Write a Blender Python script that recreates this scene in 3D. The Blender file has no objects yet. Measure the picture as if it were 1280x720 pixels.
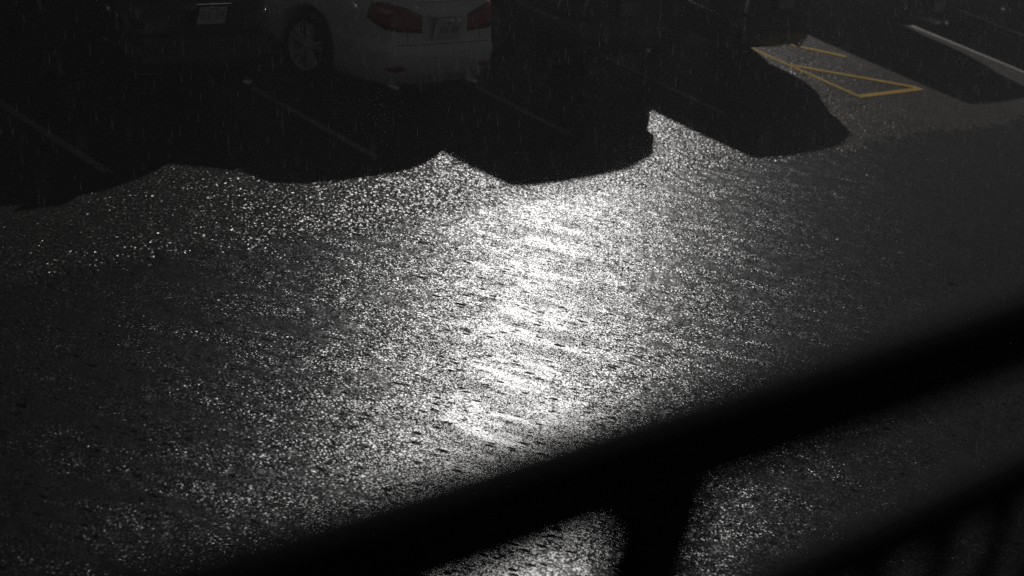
import bpy, bmesh, math, random
from mathutils import Vector, Matrix
from mathutils.bvhtree import BVHTree
random.seed(7)
sc = bpy.context.scene
col = sc.collection
PI = math.pi
LAMP = Vector((27.0, 20.3, 7.72))
SEAM_Y = 9.42

# ------------------------------------------------------------------ helpers
def link_mesh(name, bm, mat, parent=None, smooth=False):
    me = bpy.data.meshes.new(name)
    bmesh.ops.recalc_face_normals(bm, faces=bm.faces)
    bm.to_mesh(me); bm.free()
    if smooth:
        for p in me.polygons: p.use_smooth = True
    o = bpy.data.objects.new(name, me); col.objects.link(o)
    if mat: me.materials.append(mat)
    if parent: o.parent = parent
    return o

def empty(name, loc):
    o = bpy.data.objects.new(name, None); col.objects.link(o)
    o.location = loc; o.empty_display_size = .2
    return o

def tag(o, label=None, cat=None, group=None, kind=None):
    if label: o['label'] = label
    if cat: o['category'] = cat
    if group: o['group'] = group
    if kind: o['kind'] = kind
    return o

def box(bm, x0, x1, y0, y1, z0, z1, bev=0):
    r = bmesh.ops.create_cube(bm, size=1)
    vs = r['verts']
    for v in vs:
        v.co = Vector(((x0+x1)/2 + v.co.x*(x1-x0), (y0+y1)/2 + v.co.y*(y1-y0), (z0+z1)/2 + v.co.z*(z1-z0)))
    if bev:
        es = list({e for v in vs for e in v.link_edges})
        bmesh.ops.bevel(bm, geom=es, offset=bev, segments=2, affect='EDGES', profile=.6)

def lathe(bm, prof, axis='x', c=(0, 0, 0), n=40, closed=True):
    rings = []
    for k in range(n):
        a = 2*PI*k/n; ring = []
        for (h, r) in prof:
            if axis == 'x': p = (c[0]+h, c[1]+r*math.cos(a), c[2]+r*math.sin(a))
            else: p = (c[0]+r*math.cos(a), c[1]+r*math.sin(a), c[2]+h)
            ring.append(bm.verts.new(p))
        rings.append(ring)
    m = len(prof)
    for k in range(n):
        a, b = rings[k], rings[(k+1) % n]
        for i in range(m if closed else m-1):
            j = (i+1) % m
            bm.faces.new((a[i], a[j], b[j], b[i]))
    if not closed:
        bm.faces.new([r[0] for r in rings]); bm.faces.new([r[-1] for r in rings])

def tube(bm, p0, p1, r0, r1, n=16):
    p0, p1 = Vector(p0), Vector(p1); d = (p1-p0).normalized()
    u = d.orthogonal().normalized(); w = d.cross(u)
    A = [bm.verts.new(p0+(u*math.cos(2*PI*k/n)+w*math.sin(2*PI*k/n))*r0) for k in range(n)]
    B = [bm.verts.new(p1+(u*math.cos(2*PI*k/n)+w*math.sin(2*PI*k/n))*r1) for k in range(n)]
    for k in range(n): bm.faces.new((A[k], A[(k+1) % n], B[(k+1) % n], B[k]))
    bm.faces.new(A); bm.faces.new(B)

# ------------------------------------------------------------------ materials
def new_mat(name):
    m = bpy.data.materials.new(name); m.use_nodes = True
    nt = m.node_tree; b = nt.nodes['Principled BSDF']
    return m, nt, b

def wet_paint(name, base, rough=.18, metal=0, coat=1.0, grime=.12, drops=True):
    """paint covered in beads of rain: colour mottling plus small bumps"""
    m, nt, b = new_mat(name); N = nt.nodes; L = nt.links
    tc = N.new('ShaderNodeTexCoord')
    n1 = N.new('ShaderNodeTexNoise'); n1.inputs['Scale'].default_value = 3.5; n1.inputs['Detail'].default_value = 5
    L.new(tc.outputs['Object'], n1.inputs['Vector'])
    mr = N.new('ShaderNodeMapRange'); mr.inputs[1].default_value = .3; mr.inputs[2].default_value = .7
    mr.inputs[3].default_value = 1-grime; mr.inputs[4].default_value = 1
    L.new(n1.outputs['Fac'], mr.inputs[0])
    mx = N.new('ShaderNodeMix'); mx.data_type = 'RGBA'; mx.blend_type = 'MULTIPLY'; mx.inputs[0].default_value = 1
    mx.inputs[6].default_value = (*base, 1); L.new(mr.outputs[0], mx.inputs[7])
    L.new(mx.outputs[2], b.inputs['Base Color'])
    b.inputs['Roughness'].default_value = rough; b.inputs['Metallic'].default_value = metal
    b.inputs['Coat Weight'].default_value = coat; b.inputs['Coat Roughness'].default_value = .06
    if drops:
        vo = N.new('ShaderNodeTexVoronoi'); vo.inputs['Scale'].default_value = 55
        L.new(tc.outputs['Object'], vo.inputs['Vector'])
        m2 = N.new('ShaderNodeMapRange'); m2.inputs[1].default_value = .12; m2.inputs[2].default_value = .42
        m2.inputs[3].default_value = 1; m2.inputs[4].default_value = 0; m2.interpolation_type = 'SMOOTHSTEP'
        L.new(vo.outputs['Distance'], m2.inputs[0])
        bp = N.new('ShaderNodeBump'); bp.inputs['Strength'].default_value = .35; bp.inputs['Distance'].default_value = .003
        L.new(m2.outputs[0], bp.inputs['Height']); L.new(bp.outputs[0], b.inputs['Coat Normal'])
    return m

def plain(name, base, rough=.5, metal=0, scale=20, var=.25, bump=0.0, spec=None):
    m, nt, b = new_mat(name); N = nt.nodes; L = nt.links
    tc = N.new('ShaderNodeTexCoord')
    n1 = N.new('ShaderNodeTexNoise'); n1.inputs['Scale'].default_value = scale; n1.inputs['Detail'].default_value = 6
    L.new(tc.outputs['Object'], n1.inputs['Vector'])
    mr = N.new('ShaderNodeMapRange'); mr.inputs[1].default_value = .3; mr.inputs[2].default_value = .7
    mr.inputs[3].default_value = 1-var; mr.inputs[4].default_value = 1+var*.4
    L.new(n1.outputs['Fac'], mr.inputs[0])
    mx = N.new('ShaderNodeMix'); mx.data_type = 'RGBA'; mx.blend_type = 'MULTIPLY'; mx.inputs[0].default_value = 1
    mx.inputs[6].default_value = (*base, 1); L.new(mr.outputs[0], mx.inputs[7])
    L.new(mx.outputs[2], b.inputs['Base Color'])
    b.inputs['Roughness'].default_value = rough; b.inputs['Metallic'].default_value = metal
    if bump:
        bp = N.new('ShaderNodeBump'); bp.inputs['Strength'].default_value = .6; bp.inputs['Distance'].default_value = bump
        L.new(n1.outputs['Fac'], bp.inputs['Height']); L.new(bp.outputs[0], b.inputs['Normal'])
    return m

def wet_ground(name, base, grit, slope, slope_lo, rough, patch_scale, splash=True, big=.35, spec=.5, var=.3, wear=None, patch_lo=.40, patch_hi=.60, along=1.0):
    """Wet paving. The normal is tilted by fine random slopes (the film of water over
    the stones); patches of calmer water have smaller slopes; rain pits are steep spots."""
    m, nt, b = new_mat(name); N = nt.nodes; L = nt.links
    def math_(op, a, c=None, d=None):
        n = N.new('ShaderNodeMath'); n.operation = op
        for i, v in enumerate((a, c, d)):
            if v is None: continue
            if isinstance(v, (int, float)): n.inputs[i].default_value = v
            else: L.new(v, n.inputs[i])
        return n.outputs[0]
    def vm(op, a, c=None, s=None):
        n = N.new('ShaderNodeVectorMath'); n.operation = op
        for i, v in enumerate((a, c)):
            if v is None: continue
            if isinstance(v, tuple): n.inputs[i].default_value = v
            else: L.new(v, n.inputs[i])
        if s is not None:
            if isinstance(s, (int, float)): n.inputs['Scale'].default_value = s
            else: L.new(s, n.inputs['Scale'])
        return n.outputs[0]
    geo = N.new('ShaderNodeNewGeometry'); P = geo.outputs['Position']
    def noise(scale, detail=2, rough_=.5, vec=P, dist=0):
        n = N.new('ShaderNodeTexNoise'); n.inputs['Scale'].default_value = scale
        n.inputs['Detail'].default_value = detail; n.inputs['Roughness'].default_value = rough_
        n.inputs['Distortion'].default_value = dist
        L.new(vec, n.inputs['Vector']); return n
    # wind-drawn patches, stretched along the wind
    mp = N.new('ShaderNodeMapping'); mp.vector_type = 'TEXTURE'
    mp.inputs['Rotation'].default_value = (0, 0, math.radians(-52)); mp.inputs['Scale'].default_value = (2.6, 1.0, 1.0)
    L.new(P, mp.inputs['Vector'])
    pn = noise(patch_scale, 5, .68, mp.outputs[0], .3)
    pr = N.new('ShaderNodeMapRange'); pr.inputs[1].default_value = patch_lo; pr.inputs[2].default_value = patch_hi
    pr.inputs[3].default_value = slope_lo; pr.inputs[4].default_value = slope
    L.new(pn.outputs['Fac'], pr.inputs[0])
    # fine grit slopes
    gm = N.new('ShaderNodeMapping'); gm.vector_type = 'TEXTURE'
    gm.inputs['Rotation'].default_value = (0, 0, math.radians(36)); gm.inputs['Scale'].default_value = (along, 1, 1)
    L.new(P, gm.inputs['Vector'])
    g1 = noise(grit, 1.5, .6, gm.outputs[0])
    s1 = vm('SUBTRACT', g1.outputs['Color'], (.5, .5, .5))
    s1 = vm('SCALE', s1, None, pr.outputs[0])
    g2 = noise(big and grit*.16, 2, .6)
    s2 = vm('SUBTRACT', g2.outputs['Color'], (.5, .5, .5)); s2 = vm('SCALE', s2, None, big)
    s = vm('ADD', s1, s2); spl = None
    if splash:
        for (vs, rad, amp, keep) in ((17., .46, .30, .45), (8., .27, .32, .55), (3.3, .11, .25, .4)):
            vo = N.new('ShaderNodeTexVoronoi'); vo.inputs['Scale'].default_value = vs
            mq = N.new('ShaderNodeMapping'); mq.vector_type = 'TEXTURE'
            mq.inputs['Rotation'].default_value = (0, 0, math.radians(-48)); mq.inputs['Scale'].default_value = (1.5, .8, 1)
            L.new(P, mq.inputs['Vector']); L.new(mq.outputs[0], vo.inputs['Vector'])
            sepc = N.new('ShaderNodeSeparateColor'); L.new(vo.outputs['Color'], sepc.inputs[0])
            on = math_('GREATER_THAN', sepc.outputs[0], keep)
            rr = math_('MULTIPLY', sepc.outputs[1], rad)
            q = math_('DIVIDE', vo.outputs['Distance'], math_('ADD', rr, .02))
            inside = N.new('ShaderNodeMapRange'); inside.interpolation_type = 'SMOOTHSTEP'
            inside.inputs[1].default_value = .75; inside.inputs[2].default_value = 1.1
            inside.inputs[3].default_value = 1; inside.inputs[4].default_value = 0
            L.new(q, inside.inputs[0])
            k = math_('MULTIPLY', math_('MULTIPLY', inside.outputs[0], on), amp)
            spl = k if spl is None else math_('MAXIMUM', spl, k)
            g3 = noise(30, 0, .5)
            w = vm('SUBTRACT', g3.outputs['Color'], (.5, .5, .5)); w = vm('SCALE', w, None, .9)
            off = vm('ADD', w, (-.62, -.42, 0)); off = vm('SCALE', off, None, k)
            s = vm('ADD', s, off)
    s = vm('ADD', s, (.018, .068, 0))   # constant normal tilt that places the lamp glare, standing in for the lot's fall
    s = vm('MULTIPLY', s, (1, 1, 0))
    nv = vm('NORMALIZE', vm('ADD', s, (0, 0, 1)))
    L.new(nv, b.inputs['Normal'])
    # colour: stones of different tone, faint larger stains
    c1 = noise(grit*1.1, 2, .6); c2 = noise(1.1, 5, .6)
    t = math_('ADD', math_('MULTIPLY', c1.outputs['Fac'], .8), math_('MULTIPLY', c2.outputs['Fac'], .5))
    mr = N.new('ShaderNodeMapRange'); mr.inputs[1].default_value = .4; mr.inputs[2].default_value = .9
    mr.inputs[3].default_value = 1-var; mr.inputs[4].default_value = 1+var
    L.new(t, mr.inputs[0])
    mx = N.new('ShaderNodeMix'); mx.data_type = 'RGBA'; mx.blend_type = 'MULTIPLY'; mx.inputs[0].default_value = 1
    mx.inputs[6].default_value = (*base, 1); L.new(mr.outputs[0], mx.inputs[7])
    colr = mx.outputs[2]
    if wear:   # worn-off paint shows the paving through it
        wn = noise(14, 6, .7)
        wr = N.new('ShaderNodeMapRange'); wr.inputs[1].default_value = wear-.05; wr.inputs[2].default_value = wear+.06
        L.new(wn.outputs['Fac'], wr.inputs[0])
        m3 = N.new('ShaderNodeMix'); m3.data_type = 'RGBA'; L.new(wr.outputs[0], m3.inputs[0])
        m3.inputs[6].default_value = (.04, .038, .034, 1); L.new(colr, m3.inputs[7]); colr = m3.outputs[2]
    L.new(colr, b.inputs['Base Color'])
    b.inputs['Roughness'].default_value = rough; b.inputs['IOR'].default_value = 1.33
    if spl is not None: L.new(math_('ADD', math_('MULTIPLY', spl, .35), rough), b.inputs['Roughness'])
    b.inputs['Specular IOR Level'].default_value = spec
    return m

M = {}
M['aisle'] = wet_ground('wet_asphalt', (.020, .020, .021), 64, 1.22, .38, .29, 4.5, True, .22, spec=.37, patch_lo=.39, patch_hi=.59)
M['bays'] = wet_ground('wet_coarse_paving', (.047, .043, .040), 46, 1.70, 1.3, .31, 1.6, False, .22, var=.45, spec=.30, along=1.7)
M['white_line'] = wet_ground('worn_white_paint', (.36, .34, .33), 34, .9, .7, .22, 1.2, False, .25, wear=.40)
M['fresh_line'] = wet_ground('white_paint', (.32, .31, .295), 34, .6, .5, .25, 1.2, False, .2, wear=.30)
M['yellow_line'] = wet_ground('yellow_paint', (.42, .28, .08), 34, .6, .5, .25, 1.2, False, .2, wear=.33)
M['soil'] = plain('wet_soil_and_grass', (.03, .04, .02), .8, 0, 9, .5, .02)
M['concrete'] = plain('wet_concrete', (.22, .21, .20), .45, 0, 14, .3, .004)
M['rail'] = plain('dark_rail_paint', (.006, .006, .0065), .75, 0, 30, .3, .001)
M['pole'] = plain('bronze_pole_paint', (.05, .045, .04), .4, .4, 20, .2)
M['white_car'] = wet_paint('white_car_paint', (.82, .82, .81))
M['black_car'] = wet_paint('black_car_paint', (.008, .008, .009), coat=.3)
M['grey_car'] = wet_paint('dark_grey_car_paint', (.025, .026, .028), .3, .2, coat=.5)
M['blue_car'] = wet_paint('dark_blue_car_paint', (.012, .014, .022), .25, .2, coat=.5)
M['tyre'] = plain('tyre_rubber', (.018, .018, .018), .7, 0, 60, .2, .002)
M['rim'] = plain('alloy_rim', (.80, .80, .82), .3, .05, 30, .2)
M['dark_rim'] = plain('dark_alloy_rim', (.06, .06, .062), .4, .3, 30, .2)
M['dark_red'] = wet_paint('smoked_red_lens', (.05, .008, .01), .12, 0, 1, .2, False)
M['dark_trim'] = plain('black_plastic', (.014, .014, .015), .55, 0, 40, .2)
M['plate'] = plain('plate_enamel', (.70, .70, .69), .35, 0, 25, .12)
M['dull_plate'] = plain('grey_plate_enamel', (.20, .20, .20), .4, 0, 25, .3)  # a darker grey than the other plate enamel
M['plate_ink'] = plain('plate_ink', (.22, .19, .19), .5, 0, 25, .12)
M['red'] = wet_paint('red_lens', (.36, .02, .03), .12, 0, 1, .2, False)
M['clear'] = wet_paint('clear_lens', (.35, .35, .36), .1, .5, 1, .2, False)
M['glass'] = wet_paint('tinted_glass', (.01, .011, .012), .06, 0, 1, .1)
M['chrome'] = plain('chrome', (.6, .6, .6), .18, 1, 30, .1)

# ------------------------------------------------------------------ setting
def sheet(name, x0, x1, y0, y1, z, mat, nx=1, edge=None):
    bm = bmesh.new()
    lo, hi = [], []
    for i in range(nx+1):
        x = x0+(x1-x0)*i/nx
        e = edge(x) if edge else 0
        lo.append(bm.verts.new((x, y0+e, z))); hi.append(bm.verts.new((x, y1, z)))
    for i in range(nx): bm.faces.new((lo[i], lo[i+1], hi[i+1], hi[i]))
    return link_mesh(name, bm, mat)

g = sheet('ground', -150, 250, -150, 250, -.012, M['soil']); tag(g, kind='structure')
g = sheet('parking_pavement', -60, 120, 9.0, 17.2, 0, M['bays']); tag(g, kind='structure')
bm = bmesh.new(); prev = None; xs = [-60+i*.5 for i in range(120)]+[i*.03 for i in range(0, 1100)]+[33+i*.5 for i in range(175)]
for x in xs:     # the finer surface ends in a ragged edge against the coarse one
    e = SEAM_Y+.05*math.sin(x*1.7)+.03*math.sin(x*5.1+1)+.03*math.sin(x*13.3)+random.uniform(-.10, .10)
    a, b_ = bm.verts.new((x, -6, .003)), bm.verts.new((x, e, .003))
    if prev: bm.faces.new((prev[0], a, b_, prev[1]))
    prev = (a, b_)
g = link_mesh('driveway', bm, M['aisle']); tag(g, kind='structure')
# kerb behind the bays with a planting strip
bm = bmesh.new(); box(bm, -60, 120, 17.2, 17.36, -.05, .14, .015); k = link_mesh('kerb', bm, M['concrete']); tag(k, kind='structure')

def strip(name, pts, w, z, mat):
    """painted line along a polyline with a constant width"""
    bm = bmesh.new(); P = [Vector((*p, z)) for p in pts]; L_, R_ = [], []
    n = max(2, int((P[1]-P[0]).length/.08))
    d = (P[1]-P[0]).normalized(); s = Vector((-d.y, d.x, 0))*w/2
    prev = None
    for i in range(n+1):
        c = P[0].lerp(P[1], i/n)
        j = random.uniform(-.004, .004)
        a, b = bm.verts.new(c+s*(1+j*6)), bm.verts.new(c-s*(1-j*6))
        if prev: bm.faces.new((prev[0], prev[1], b, a))
        prev = (a, b)
    return link_mesh(name, bm, mat)
for x in (3.75, 6.43, 9.12, 11.79, 14.45, 17.15):
    l = strip('bay_line', [(x, 10.86 if x < 10 else 10.56), (x, 16.3)], .10, .004, M['white_line']); tag(l, kind='structure')
for x in (24.56,):
    l = strip('bay_line', [(x, 10.2), (x, 16.3)], .062, .004, M['fresh_line']); tag(l, kind='structure')
l = strip('bay_line', [(23.8, 10.7), (23.85, 11.6)], .05, .004, M['white_line']); tag(l, kind='structure')
yl = [((20.0, 10.54), (20.0, 16.3)), ((20.0, 10.58), (21.5, 10.58)), ((21.5, 10.58), (21.5, 16.3)),
      ((20.03, 11.62), (21.47, 10.62)), ((20.03, 12.98), (21.47, 11.72)), ((20.03, 14.3), (21.47, 13.05)), ((20.03, 15.6), (21.47, 14.4))]
for i, (a, b) in enumerate(yl):
    if i == 2: continue
    l = strip('hatch_line', [a, b], .080, .004+.0025*(i > 0)+.0015*(i > 2), M['yellow_line']); tag(l, kind='structure')

# ------------------------------------------------------------------ cars
def lerp_tab(tab, x):
    if x <= tab[0][0]: return tab[0][1]
    for (a, va), (b, vb) in zip(tab, tab[1:]):
        if x <= b: 
            t = (x-a)/(b-a); return va+(vb-va)*t
    return tab[-1][1]

def subsurf_bake(o, lv, cutters=()):
    md = o.modifiers.new('s', 'SUBSURF'); md.levels = lv; md.render_levels = lv
    cs = []
    for c in cutters:
        b = o.modifiers.new('b', 'BOOLEAN'); b.operation = 'DIFFERENCE'; b.object = c; b.solver = 'EXACT'
    dg = bpy.context.evaluated_depsgraph_get(); dg.update()
    me = bpy.data.meshes.new_from_object(o.evaluated_get(dg))
    o.modifiers.clear(); old = o.data; o.data = me; me.name = o.name
    for p in me.polygons: p.use_smooth = True
    bpy.data.meshes.remove(old)

def make_wheel(parent, x, y, r, side, spokes=5, bright=False):
    w = empty('wheel', (x, y, r)); w.parent = parent
    bm = bmesh.new(); hw = .11
    lathe(bm, [(-hw, r*.70), (-hw*1.05, r*.82), (-hw*.95, r*.95), (-hw*.6, r*.995), (hw*.6, r*.995), (hw*.95, r*.95), (hw*1.05, r*.82), (hw, r*.70)], 'x', n=48)
    link_mesh('tyre', bm, M['tyre'], w, True)
    bm = bmesh.new(); o = side
    # rim barrel + lip (outer side = o)
    lathe(bm, [(-hw*.9*o, r*.66), (hw*.93*o, r*.665), (hw*1.0*o, r*.715), (hw*.85*o, r*.72), (-hw*.9*o, r*.71)], 'x', n=48)
    lathe(bm, [(hw*.2*o, 0.001), (hw*.2*o, r*.17), (hw*.72*o, r*.16), (hw*.80*o, r*.08), (hw*.80*o, .001)], 'x', n=24)
    for k in range(spokes*2):
        a = 2*PI*(k//2)/spokes + (.17 if k % 2 else -.17) + .3
        ca, sa = math.cos(a), math.sin(a)
        h0, h1 = r*.12, r*.68
        vs = []
        for (rad, wd, x0, x1) in ((h0, .02, .35, .72), (h1, .014, .55, .92)):
            for (xx, ww) in ((x0, -1), (x0, 1), (x1, 1), (x1, -1)):
                vs.append(bm.verts.new((hw*xx*o, rad*ca-ww*wd*sa, rad*sa+ww*wd*ca)))
        for i in range(4):
            j = (i+1) % 4; bm.faces.new((vs[i], vs[j], vs[4+j], vs[4+i]))
        bm.faces.new(vs[:4][::-1]); bm.faces.new(vs[4:])
    link_mesh('rim', bm, M['rim'] if bright else M['dark_rim'], w)
    bm = bmesh.new(); lathe(bm, [(-hw*.1, .001), (-hw*.1, r*.5), (hw*.05, r*.5), (hw*.05, .001)], 'x', n=32)
    link_mesh('brake_disc', bm, M['dark_trim'], w)
    return w

def patch(name, bvh, side, W, phi0, phi1, zlo, zhi, mat, parent, cx=.35, cy=.5, off=.004, th=.012, n=14, m=5):
    """a lamp, reflector or seam laid on the body skin: rays from inside the car find the skin"""
    bm = bmesh.new(); grid = []
    for i in range(n+1):
        t = i/n; row = []
        for j in range(m+1):
            z = zlo(t)+(zhi(t)-zlo(t))*j/m
            if phi1 is None:     # straight band across the rear
                o = Vector((phi0[0]+(phi0[1]-phi0[0])*t, 1.0, z)); d = Vector((0, -1, 0))
            else:
                a = phi0+(phi1-phi0)*t
                o = Vector((side*cx*W/1.8, cy, z)); d = Vector((side*math.sin(a), -math.cos(a), 0))
            hit = None; oo = o.copy()
            for _ in range(6):
                h = bvh.ray_cast(oo, d)
                if h[0] is None: break
                hit = h; oo = h[0]+d*.002
            p = hit[0] if hit else o+d*.4
            row.append((bm.verts.new(p+d*off), bm.verts.new(p-d*th)))
        grid.append(row)
    for i in range(n):
        for j in range(m):
            a, b, c, e = grid[i][j], grid[i+1][j], grid[i+1][j+1], grid[i][j+1]
            bm.faces.new((a[0], b[0], c[0], e[0])); bm.faces.new((a[1], e[1], c[1], b[1]))
    for i in range(n):
        for j in (0, m):
            a, b = grid[i][j], grid[i+1][j]; bm.faces.new((a[0], a[1], b[1], b[0]))
    for j in range(m):
        for i in (0, n):
            a, b = grid[i][j], grid[i][j+1]; bm.faces.new((a[0], b[0], b[1], a[1]))
    return link_mesh(name, bm, mat, parent, True)

def make_car(name, label, cat, loc, paint, kind='sedan', W=1.8, H=1.45, Lc=4.6, zb=.24, plate_z=.85, plate_ink=True,
             wheel_r=.33, reflector_z=.40, light='wide', rot=0, dim_plate=False, overhang=1.15):
    root = empty(name, loc); root.rotation_euler[2] = rot
    tag(root, label, cat, 'cars parked in a row, tails to the driveway')
    suv = kind == 'suv'
    top = [(0, 1.02), (.15, 1.07), (.6, 1.09), (1.2, 1.08), (2.2, 1.02), (3.2, .98), (3.9, .86), (4.35, .74), (4.6, .62)] if not suv else \
          [(0, 1.04), (.15, 1.06), (.6, 1.09), (1.2, 1.09), (2.2, 1.07), (3.2, 1.05), (3.9, .97), (4.35, .88), (4.6, .74)]
    s = Lc/4.6
    ys = [0, .05, .14, .28, .5, .8, 1.15, 1.6, 2.1, 2.6, 3.1, 3.6, 3.95, 4.25, 4.42, 4.54, 4.6]
    def wf(y):
        r = 1.0
        if y < .55: r = 1-.26*((.55-y)/.55)**2.6
        if y > 3.9: r = 1-.34*((y-3.9)/.7)**2.4
        if 1.6 < y < 3: r *= .99
        return r
    yo = [(0, .16), (.24, .12), (.30, .05), (.38, .0), (.55, .0), (.60, .012), (.635, .05), (.70, .075), (.90, .11), (1.0, .17), (1.1, .2)] if not suv else \
         [(0, .14), (.26, .10), (.34, .03), (.42, 0), (.60, 0), (.66, .05), (.75, .07), (1.0, .10), (1.1, .13)]
    lev = [(0, .90), (.07, .965), (.2, .99), (.36, 1.0), (.46, 1.0), (.50, .985), (.6, .985), (.78, .975), (.92, .945), (1.0, .90)]
    bm = bmesh.new(); rows = []
    for y in ys:
        zt = lerp_tab(top, y); w = W/2*wf(y); z0 = zb if .3 < y < 4.2 else zb+.03
        pts = []
        for u, f in lev: pts.append((w*f, z0+(zt-z0)*u))
        pts += [(w*.6, zt+.018), (w*.2, zt+.022)]
        ring = []
        fade = max(0, 1-y/.5)
        full = [(x, z) for x, z in pts]+[(-x, z) for x, z in reversed(pts)]
        for x, z in full:
            bow = .05*(x/(W/2))**2*fade
            ring.append(bm.verts.new((x, y*s+lerp_tab(yo, z)*fade+bow, z)))
        rows.append(ring)
    n = len(rows[0])
    for a, b in zip(rows, rows[1:]):
        for i in range(n):
            j = (i+1) % n; bm.faces.new((a[i], a[j], b[j], b[i]))
    for R_ in (rows[0], rows[-1]):
        for i in range(n//2-1):
            bm.faces.new((R_[i], R_[i+1], R_[n-2-i], R_[n-1-i]))
    body = link_mesh('body', bm, paint, root, True)
    wy = (overhang*s, 3.85*s)
    body.parent = None
    cut = []
    for y in wy:
        for sd in (-1, 1):
            bm = bmesh.new()
            tube(bm, (sd*W*.30, y, wheel_r), (sd*W*.62, y, wheel_r), wheel_r+.055, wheel_r+.065, 40)
            cut.append(link_mesh('cut', bm, M['dark_trim']))
    subsurf_bake(body, 2, cut)
    for c in cut: bpy.data.objects.remove(c)
    body.parent = root
    bm = bmesh.new(); bm.from_mesh(body.data); bvh = BVHTree.FromBMesh(bm); bm.free()
    # wheel arch liners and wheels
    for y in wy:
        for sd in (-1, 1):
            make_wheel(root, sd*(W/2-.125), y, wheel_r, sd, bright=light == 'wide')
    # greenhouse
    if suv: st = [(.10, 0, .90), (.22, .55, .88), (.42, .93, .84), (.9, 1, .82), (1.6, 1, .82), (2.4, .98, .82), (2.85, .88, .83), (3.65, 0, .88)]
    else: st = [(.62, 0, .82), (1.1, .72, .78), (1.5, .95, .73), (1.9, 1, .72), (2.3, 1, .72), (2.7, .93, .74), (3.45, 0, .84)]
    rows = []; bm = bmesh.new()
    for (y, f, wt) in st:
        zbelt = lerp_tab(top, y)-.01; zr = zbelt+(H-zbelt)*f
        wb = W/2*.90*wf(y); w = W/2
        rel = max(.012, (zr-zbelt))
        wtop = wb+(w*wt-wb)*f
        P = [(wb, zbelt), (wb+(wtop-wb)*.9, zbelt+rel*.86), (wtop-.09*f-.01, zbelt+rel*.97), (wtop*.5, zr+.01*f), (0, zr+.018*f)]
        full = P+[(-x, z) for x, z in reversed(P[:-1])]
        rows.append([(x, y*s, z) for x, z in full])
    parts = {'roof': [], 'rear_window': [], 'windscreen': [], 'side_window': [], 'side_window2': []}
    last = len(rows)-2
    for k in range(len(rows)-1):
        for i in range(8):
            q = (rows[k][i], rows[k][i+1], rows[k+1][i+1], rows[k+1][i])
            sidef = i in (0, 7)
            rearseg = k <= (1 if not suv else 1); frontseg = k == last
            if sidef:
                if k == 0 or (suv and k == 1): parts['roof'].append(q)
                else: parts['side_window' if i == 0 else 'side_window2'].append(q)
            elif i in (1, 6): parts['roof'].append(q)
            elif rearseg: parts['rear_window'].append(q)
            elif frontseg: parts['windscreen'].append(q)
            else: parts['roof'].append(q)
    for nm, qs in parts.items():
        bm = bmesh.new(); vm = {}
        for q in qs:
            f = []
            for p in q:
                key = tuple(round(c, 4) for c in p)
                if key not in vm: vm[key] = bm.verts.new(p)
                if vm[key] not in f: f.append(vm[key])
            if len(f) > 2: 
                try: bm.faces.new(f)
                except ValueError: pass
        o = link_mesh(nm.replace('2', ''), bm, paint if nm == 'roof' else M['glass'], root, True)
    # bottom pan, so no light comes up through the car
    bm = bmesh.new(); box(bm, -W*.36, W*.36, .35, Lc-.5, zb-.03, zb+.03); link_mesh('underbody', bm, M['dark_trim'], root)
    # lights
    for sd in (-1, 1):
        if light == 'wide':
            f_lo = lambda t: .765+.03*t+.06*max(0, t-.72)/.28
            f_hi = lambda t: .90+.105*min(1, t*1.5)-.02*max(0, t-.8)/.2
            patch('tail_light', bvh, sd, W, math.radians(-6), math.radians(70), f_lo, f_hi, M['red'], root)
            patch('light_surround', bvh, sd, W, math.radians(-7), math.radians(73), lambda t: f_lo(t)-.012, lambda t: f_hi(t)+.010, M['dark_trim'], root, off=.001)
        elif light == 'tall':
            patch('tail_light', bvh, sd, W, math.radians(28), math.radians(75), lambda t: .72, lambda t: 1.03, M['dark_red'], root)
        else:
            patch('tail_light', bvh, sd, W, math.radians(8), math.radians(72), lambda t: .74, lambda t: .92, M['dark_red'], root)
        patch('bumper_reflector', bvh, sd, W, math.radians(16), math.radians(42), lambda t: reflector_z+.025*(2*t-1)**2, lambda t: reflector_z+.062-.02*(2*t-1)**2, M['red'] if light == 'wide' else M['dark_red'], root, n=8, m=2)
        patch('boot_seam', bvh, sd, W, (sd*.50, sd*.505), None, lambda t: .66, lambda t: .76, M['dark_trim'], root, off=.0015, n=1, m=4)
    patch('bumper_seam', bvh, 1, W, (-.62, .62), None, lambda t: .648, lambda t: .654, M['dark_trim'], root, off=.0015, n=20, m=1)
    # plate
    y_at = lerp_tab(yo, plate_z-.08)-.012
    pl = empty('number_plate', (0, y_at, plate_z)); pl.parent = root
    bm = bmesh.new(); box(bm, -.19, .19, .0, .02, -.10, .10, .006); link_mesh('plate_holder', bm, paint if light == 'wide' else M['dark_trim'], pl)
    bm = bmesh.new(); box(bm, -.1525, .1525, -.004, .003, -.0765, .0765, .002)
    link_mesh('plate', bm, M['dull_plate'] if dim_plate else M['plate'], pl)
    if plate_ink:
        bm = bmesh.new(); rr = random.Random(sum(map(ord, label)))
        for k in range(7):
            if k == 3: continue
            x = -.115+k*.0385
            for (a, b_, c_, d_) in rr.sample([(-.011, .011, .030, .036), (-.011, .011, -.003, .003), (-.011, .011, -.036, -.030), (-.012, -.006, -.036, .036), (.006, .012, -.036, .036)], 4):
                box(bm, x+a, x+b_, -.0062-.0006*rr.random(), -.003, c_, d_)
        box(bm, -.05, .05, -.0055, -.003, .052, .062)
        link_mesh('plate_characters', bm, M['plate_ink'], pl)
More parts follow.
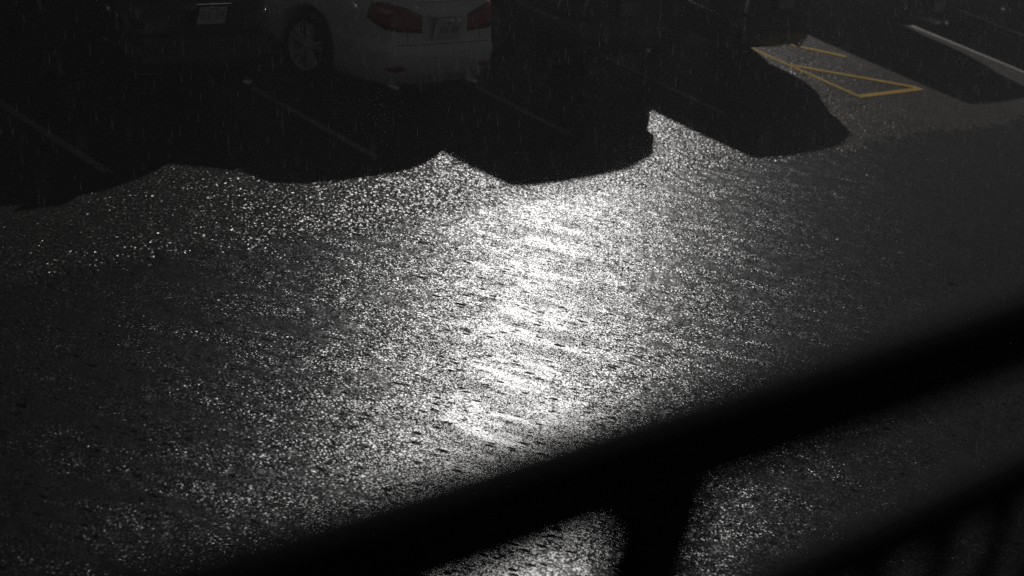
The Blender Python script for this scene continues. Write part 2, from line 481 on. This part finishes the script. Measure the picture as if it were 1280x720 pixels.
    # exhaust tips
    for sd in ((-1, 1) if light == 'wide' else (1,)):
        bm = bmesh.new()
        lathe_c = (sd*W*.30, .0, zb+.045)
        tube(bm, (lathe_c[0], .045, lathe_c[2]), (lathe_c[0], .40, lathe_c[2]), .04, .04, 20)
        link_mesh('exhaust_pipe', bm, M['chrome'], root, True)
    # boot handle bar and high detail
    bm = bmesh.new(); yy = lerp_tab(yo, plate_z+.1)
    box(bm, -.26, .26, yy-.012, yy+.03, plate_z+.105, plate_z+.128, .005)
    if light == 'mid': bm.free()
    else: link_mesh('boot_handle', bm, M['chrome'] if light == 'tall' else paint, root)
    # mirrors
    for sd in (-1, 1):
        bm = bmesh.new(); x = sd*(W/2+.07); y = 3.0*s; z = lerp_tab(top, 3)+.05
        box(bm, x-.09, x+.09, y-.05, y+.06, z-.05, z+.06, .03); link_mesh('wing_mirror', bm, paint, root, True)
    return root

make_car('parked_car', 'black saloon at the far left, its rear bumper and pale number plate just showing', 'car',
         (10.68, 11.66, 0), M['black_car'], 'sedan', H=1.46, plate_z=.93, light='mid', W=1.80)
make_car('parked_car', 'white saloon with red tail lights and alloy wheels parked on the wet paving', 'car',
         (13.40, 11.40, 0), M['white_car'], 'sedan', H=1.43, plate_z=.80, light='wide', W=1.84, zb=.18, overhang=1.0)
make_car('parked_car', 'dark grey estate car parked just right of the white saloon', 'car',
         (16.38, 11.54, 0), M['grey_car'], 'suv', H=1.71, plate_z=.86, light='tall', dim_plate=True, W=1.80, zb=.30, wheel_r=.35)
make_car('parked_car', 'dark tall car parked against the left edge of the yellow hatched space', 'car',
         (19.2, 11.38, 0), M['blue_car'], 'suv', H=1.70, plate_z=.90, light='tall', dim_plate=True, W=1.82, zb=.32, wheel_r=.36)
make_car('parked_car', 'dark car between the yellow hatched space and the bright white bay line', 'car',
         (23.56, 11.75, 0), M['black_car'], 'suv', H=1.68, plate_z=.62, light='tall', dim_plate=True, W=1.80, zb=.28, wheel_r=.35)
make_car('parked_car', 'dark car in the top right corner beyond the bright white bay line', 'car',
         (25.90, 12.1, 0), M['grey_car'], 'suv', H=1.60, plate_z=.80, light='mid', dim_plate=True, W=1.88, zb=.28, wheel_r=.35)
make_car('parked_car', 'black car at the left end of the row, left of the black saloon', 'car',
         (7.4, 10.95, 0), M['black_car'], 'sedan', H=1.56, plate_z=.85, light='mid', W=1.80)

make_car('parked_car', 'dark car at the very end of the row, beyond the top right corner', 'car',
         (27.76, 11.6, 0), M['blue_car'], 'suv', H=1.66, plate_z=.80, light='mid', W=1.80, zb=.28, wheel_r=.35)  # out of view, added so its shadow darkens the corner paving

# ------------------------------------------------------------------ lamp post
t = empty('street_lamp', (LAMP.x+.9, LAMP.y+.9, 0)); tag(t, 'tall parking lot lamp post standing behind the parked cars', 'lamp post')
bm = bmesh.new(); lathe(bm, [(-.05, .28), (.6, .28), (.64, .24)], 'z', n=24, closed=False); link_mesh('base', bm, M['concrete'], t)
bm = bmesh.new(); tube(bm, (0, 0, .64), (0, 0, LAMP.z+.35), .09, .06, 20); link_mesh('pole', bm, M['pole'], t, True)
bm = bmesh.new(); tube(bm, (0, 0, LAMP.z+.3), (-.6, -.6, LAMP.z+.32), .04, .035, 14); link_mesh('arm', bm, M['pole'], t, True)
bm = bmesh.new(); box(bm, -1.2, -.6, -1.2, -.6, LAMP.z+.26, LAMP.z+.42, .03); hd = link_mesh('lamp_head', bm, M['pole'], t)
le, nt, b = new_mat('lamp_lens'); b.inputs['Emission Color'].default_value = (1, .98, .95, 1); b.inputs['Emission Strength'].default_value = 30
bm = bmesh.new(); box(bm, -1.1, -.7, -1.1, -.7, LAMP.z+.235, LAMP.z+.257, .005); link_mesh('lens', bm, le, hd)
ld = bpy.data.lights.new('lamp_light', 'POINT'); ld.energy = 5200; ld.shadow_soft_size = .10; ld.color = (1, .985, .965)
lo = bpy.data.objects.new('lamp_light', ld); col.objects.link(lo); lo.location = LAMP

# ------------------------------------------------------------------ balcony with railing (blurred foreground)
b0 = sheet('balcony_floor', -12, 14, -3, .72, 3.91, M['concrete'])
bpy.data.objects.remove(b0)
bm = bmesh.new(); box(bm, -12, 14, -3, .72, 3.70, 3.91, .01)
bl = link_mesh('balcony_floor', bm, M['concrete']); tag(bl, kind='structure')
bm = bmesh.new(); box(bm, -12, 14, -3, 1.0, 6.55, 6.75, .01)  # unseen slab added overhead to keep sky light off the railing
bl = link_mesh('sky_block_slab', bm, M['concrete']); tag(bl, kind='structure')
bm = bmesh.new(); box(bm, -12, 14, -3.25, -3.0, 0, 9, .01)
bl = link_mesh('building_wall', bm, M['concrete']); tag(bl, 'concrete wall behind the balcony', 'wall')
r = empty('balcony_railing', (1.05, .60, 3.91)); tag(r, 'dark metal balcony railing, blurred, crossing the near foreground', 'railing')
def rbox(nm, x0, x1, z0, z1, d=.05, bev=.006):
    bm = bmesh.new(); box(bm, x0-1.05, x1-1.05, 0, d, z0-3.91, z1-3.91, bev); return link_mesh(nm, bm, M['rail'], r, False)
ZT = 4.980
rbox('top_rail', -8, 13, ZT-.078, ZT+.004, .03)
Z2 = 4.780
rbox('lower_rail', -8, 13, Z2-.050, Z2+.003, .03)
rbox('bottom_rail', -8, 13, 4.00, 4.04, .04)
for k in range(-5, 8):
    x = 1.085+k*1.82
    rbox('post', x-.058, x+.038, 3.91, ZT-.080, .03)
nb = 0
for k in range(-30, 60):
    x = 1.085+k*.13
    if k % 14 == 0: continue
    rbox('baluster', x-.009, x+.009, 4.045, Z2-.052, .02, .003); nb += 1

# ------------------------------------------------------------------ rain
rm, nt, b = new_mat('rain_water'); N = nt.nodes; L = nt.links
b.inputs['Base Color'].default_value = (.8, .8, .8, 1); b.inputs['Roughness'].default_value = .15
tr = N.new('ShaderNodeBsdfTransparent'); mxs = N.new('ShaderNodeMixShader'); mxs.inputs[0].default_value = .17
out = N['Material Output']; L.new(tr.outputs[0], mxs.inputs[1]); tl = N.new('ShaderNodeBsdfTranslucent'); tl.inputs[0].default_value = (.9, .9, .9, 1)
m2 = N.new('ShaderNodeMixShader'); m2.inputs[0].default_value = .5; L.new(b.outputs[0], m2.inputs[1]); L.new(tl.outputs[0], m2.inputs[2]); L.new(m2.outputs[0], mxs.inputs[2]); L.new(mxs.outputs[0], out.inputs['Surface'])
bm = bmesh.new(); rr = random.Random(3)
fall = Vector((.18, -.165, -1)).normalized(); u = fall.orthogonal().normalized(); w = fall.cross(u)
for k in range(12000):
    # uniform in a wedge of air over the lot
    c = Vector((rr.uniform(1.5, 26), rr.uniform(1.2, 15), rr.uniform(.1, 5.6)))
    ln = rr.uniform(.04, .11); rad = rr.uniform(.0007, .0017)
    a = bm.verts.new(c-fall*ln*.6); e = bm.verts.new(c+fall*ln*.4)
    ring = [bm.verts.new(c+(u*math.cos(q*2*PI/3)+w*math.sin(q*2*PI/3))*rad+fall*ln*.15) for q in range(3)]
    for q in range(3):
        bm.faces.new((a, ring[q], ring[(q+1) % 3])); bm.faces.new((e, ring[(q+1) % 3], ring[q]))
rain = link_mesh('rain', bm, rm); tag(rain, 'thin rain drops falling in front of the parked cars', 'rain', kind='stuff')

# ------------------------------------------------------------------ haze of fine rain
hm = bpy.data.materials.new('rain_haze'); hm.use_nodes = True; nt = hm.node_tree
nt.nodes.remove(nt.nodes['Principled BSDF'])
pv = nt.nodes.new('ShaderNodeVolumePrincipled'); pv.inputs['Density'].default_value = .003
pv.inputs['Color'].default_value = (.9, .9, .92, 1); pv.inputs['Anisotropy'].default_value = .35
nt.links.new(pv.outputs[0], nt.nodes['Material Output'].inputs['Volume'])
bm = bmesh.new(); box(bm, -20, 60, -8, 45, -1.1, 9.2)
hz = link_mesh('haze', bm, hm); tag(hz, 'faint haze of fine rain drifting over the parking lot', 'haze', kind='stuff')

# ------------------------------------------------------------------ night sky
wd = bpy.data.worlds.new('World'); sc.world = wd; wd.use_nodes = True; nt = wd.node_tree
bg = nt.nodes['Background']; sky = nt.nodes.new('ShaderNodeTexSky'); sky.sky_type = 'NISHITA'; sky.sun_disc = False
sky.sun_elevation = math.radians(12); sky.sun_rotation = math.radians(200); sky.dust_density = 4
hs = nt.nodes.new('ShaderNodeHueSaturation'); hs.inputs['Saturation'].default_value = .12
nt.links.new(sky.outputs[0], hs.inputs['Color']); nt.links.new(hs.outputs[0], bg.inputs['Color'])
bg.inputs['Strength'].default_value = .0062

# ------------------------------------------------------------------ camera
cd = bpy.data.cameras.new('camera'); cam = bpy.data.objects.new('camera', cd); col.objects.link(cam); sc.camera = cam
R = Matrix(((0.65385509, 0.1395308, -0.74364284), (-0.71887553, 0.42111594, -0.55306359), (0.23599045, 0.89621009, 0.37565408)))
cam.matrix_world = Matrix.Translation((0, 0, 5.526)) @ R.to_4x4()
cd.sensor_width = 36; cd.lens = 2377/1280*36; cd.clip_start = .05; cd.clip_end = 600
cd.dof.use_dof = True; cd.dof.focus_distance = 14.0; cd.dof.aperture_fstop = 1.6

sc.view_settings.view_transform = 'Standard'; sc.view_settings.look = 'None'
sc.view_settings.exposure = 0; sc.view_settings.gamma = 1
try: sc.cycles.use_denoising = False
except Exception: pass
sc.cycles.max_bounces = 4; sc.cycles.volume_bounces = 0
sc.cycles.sample_clamp_indirect = 2
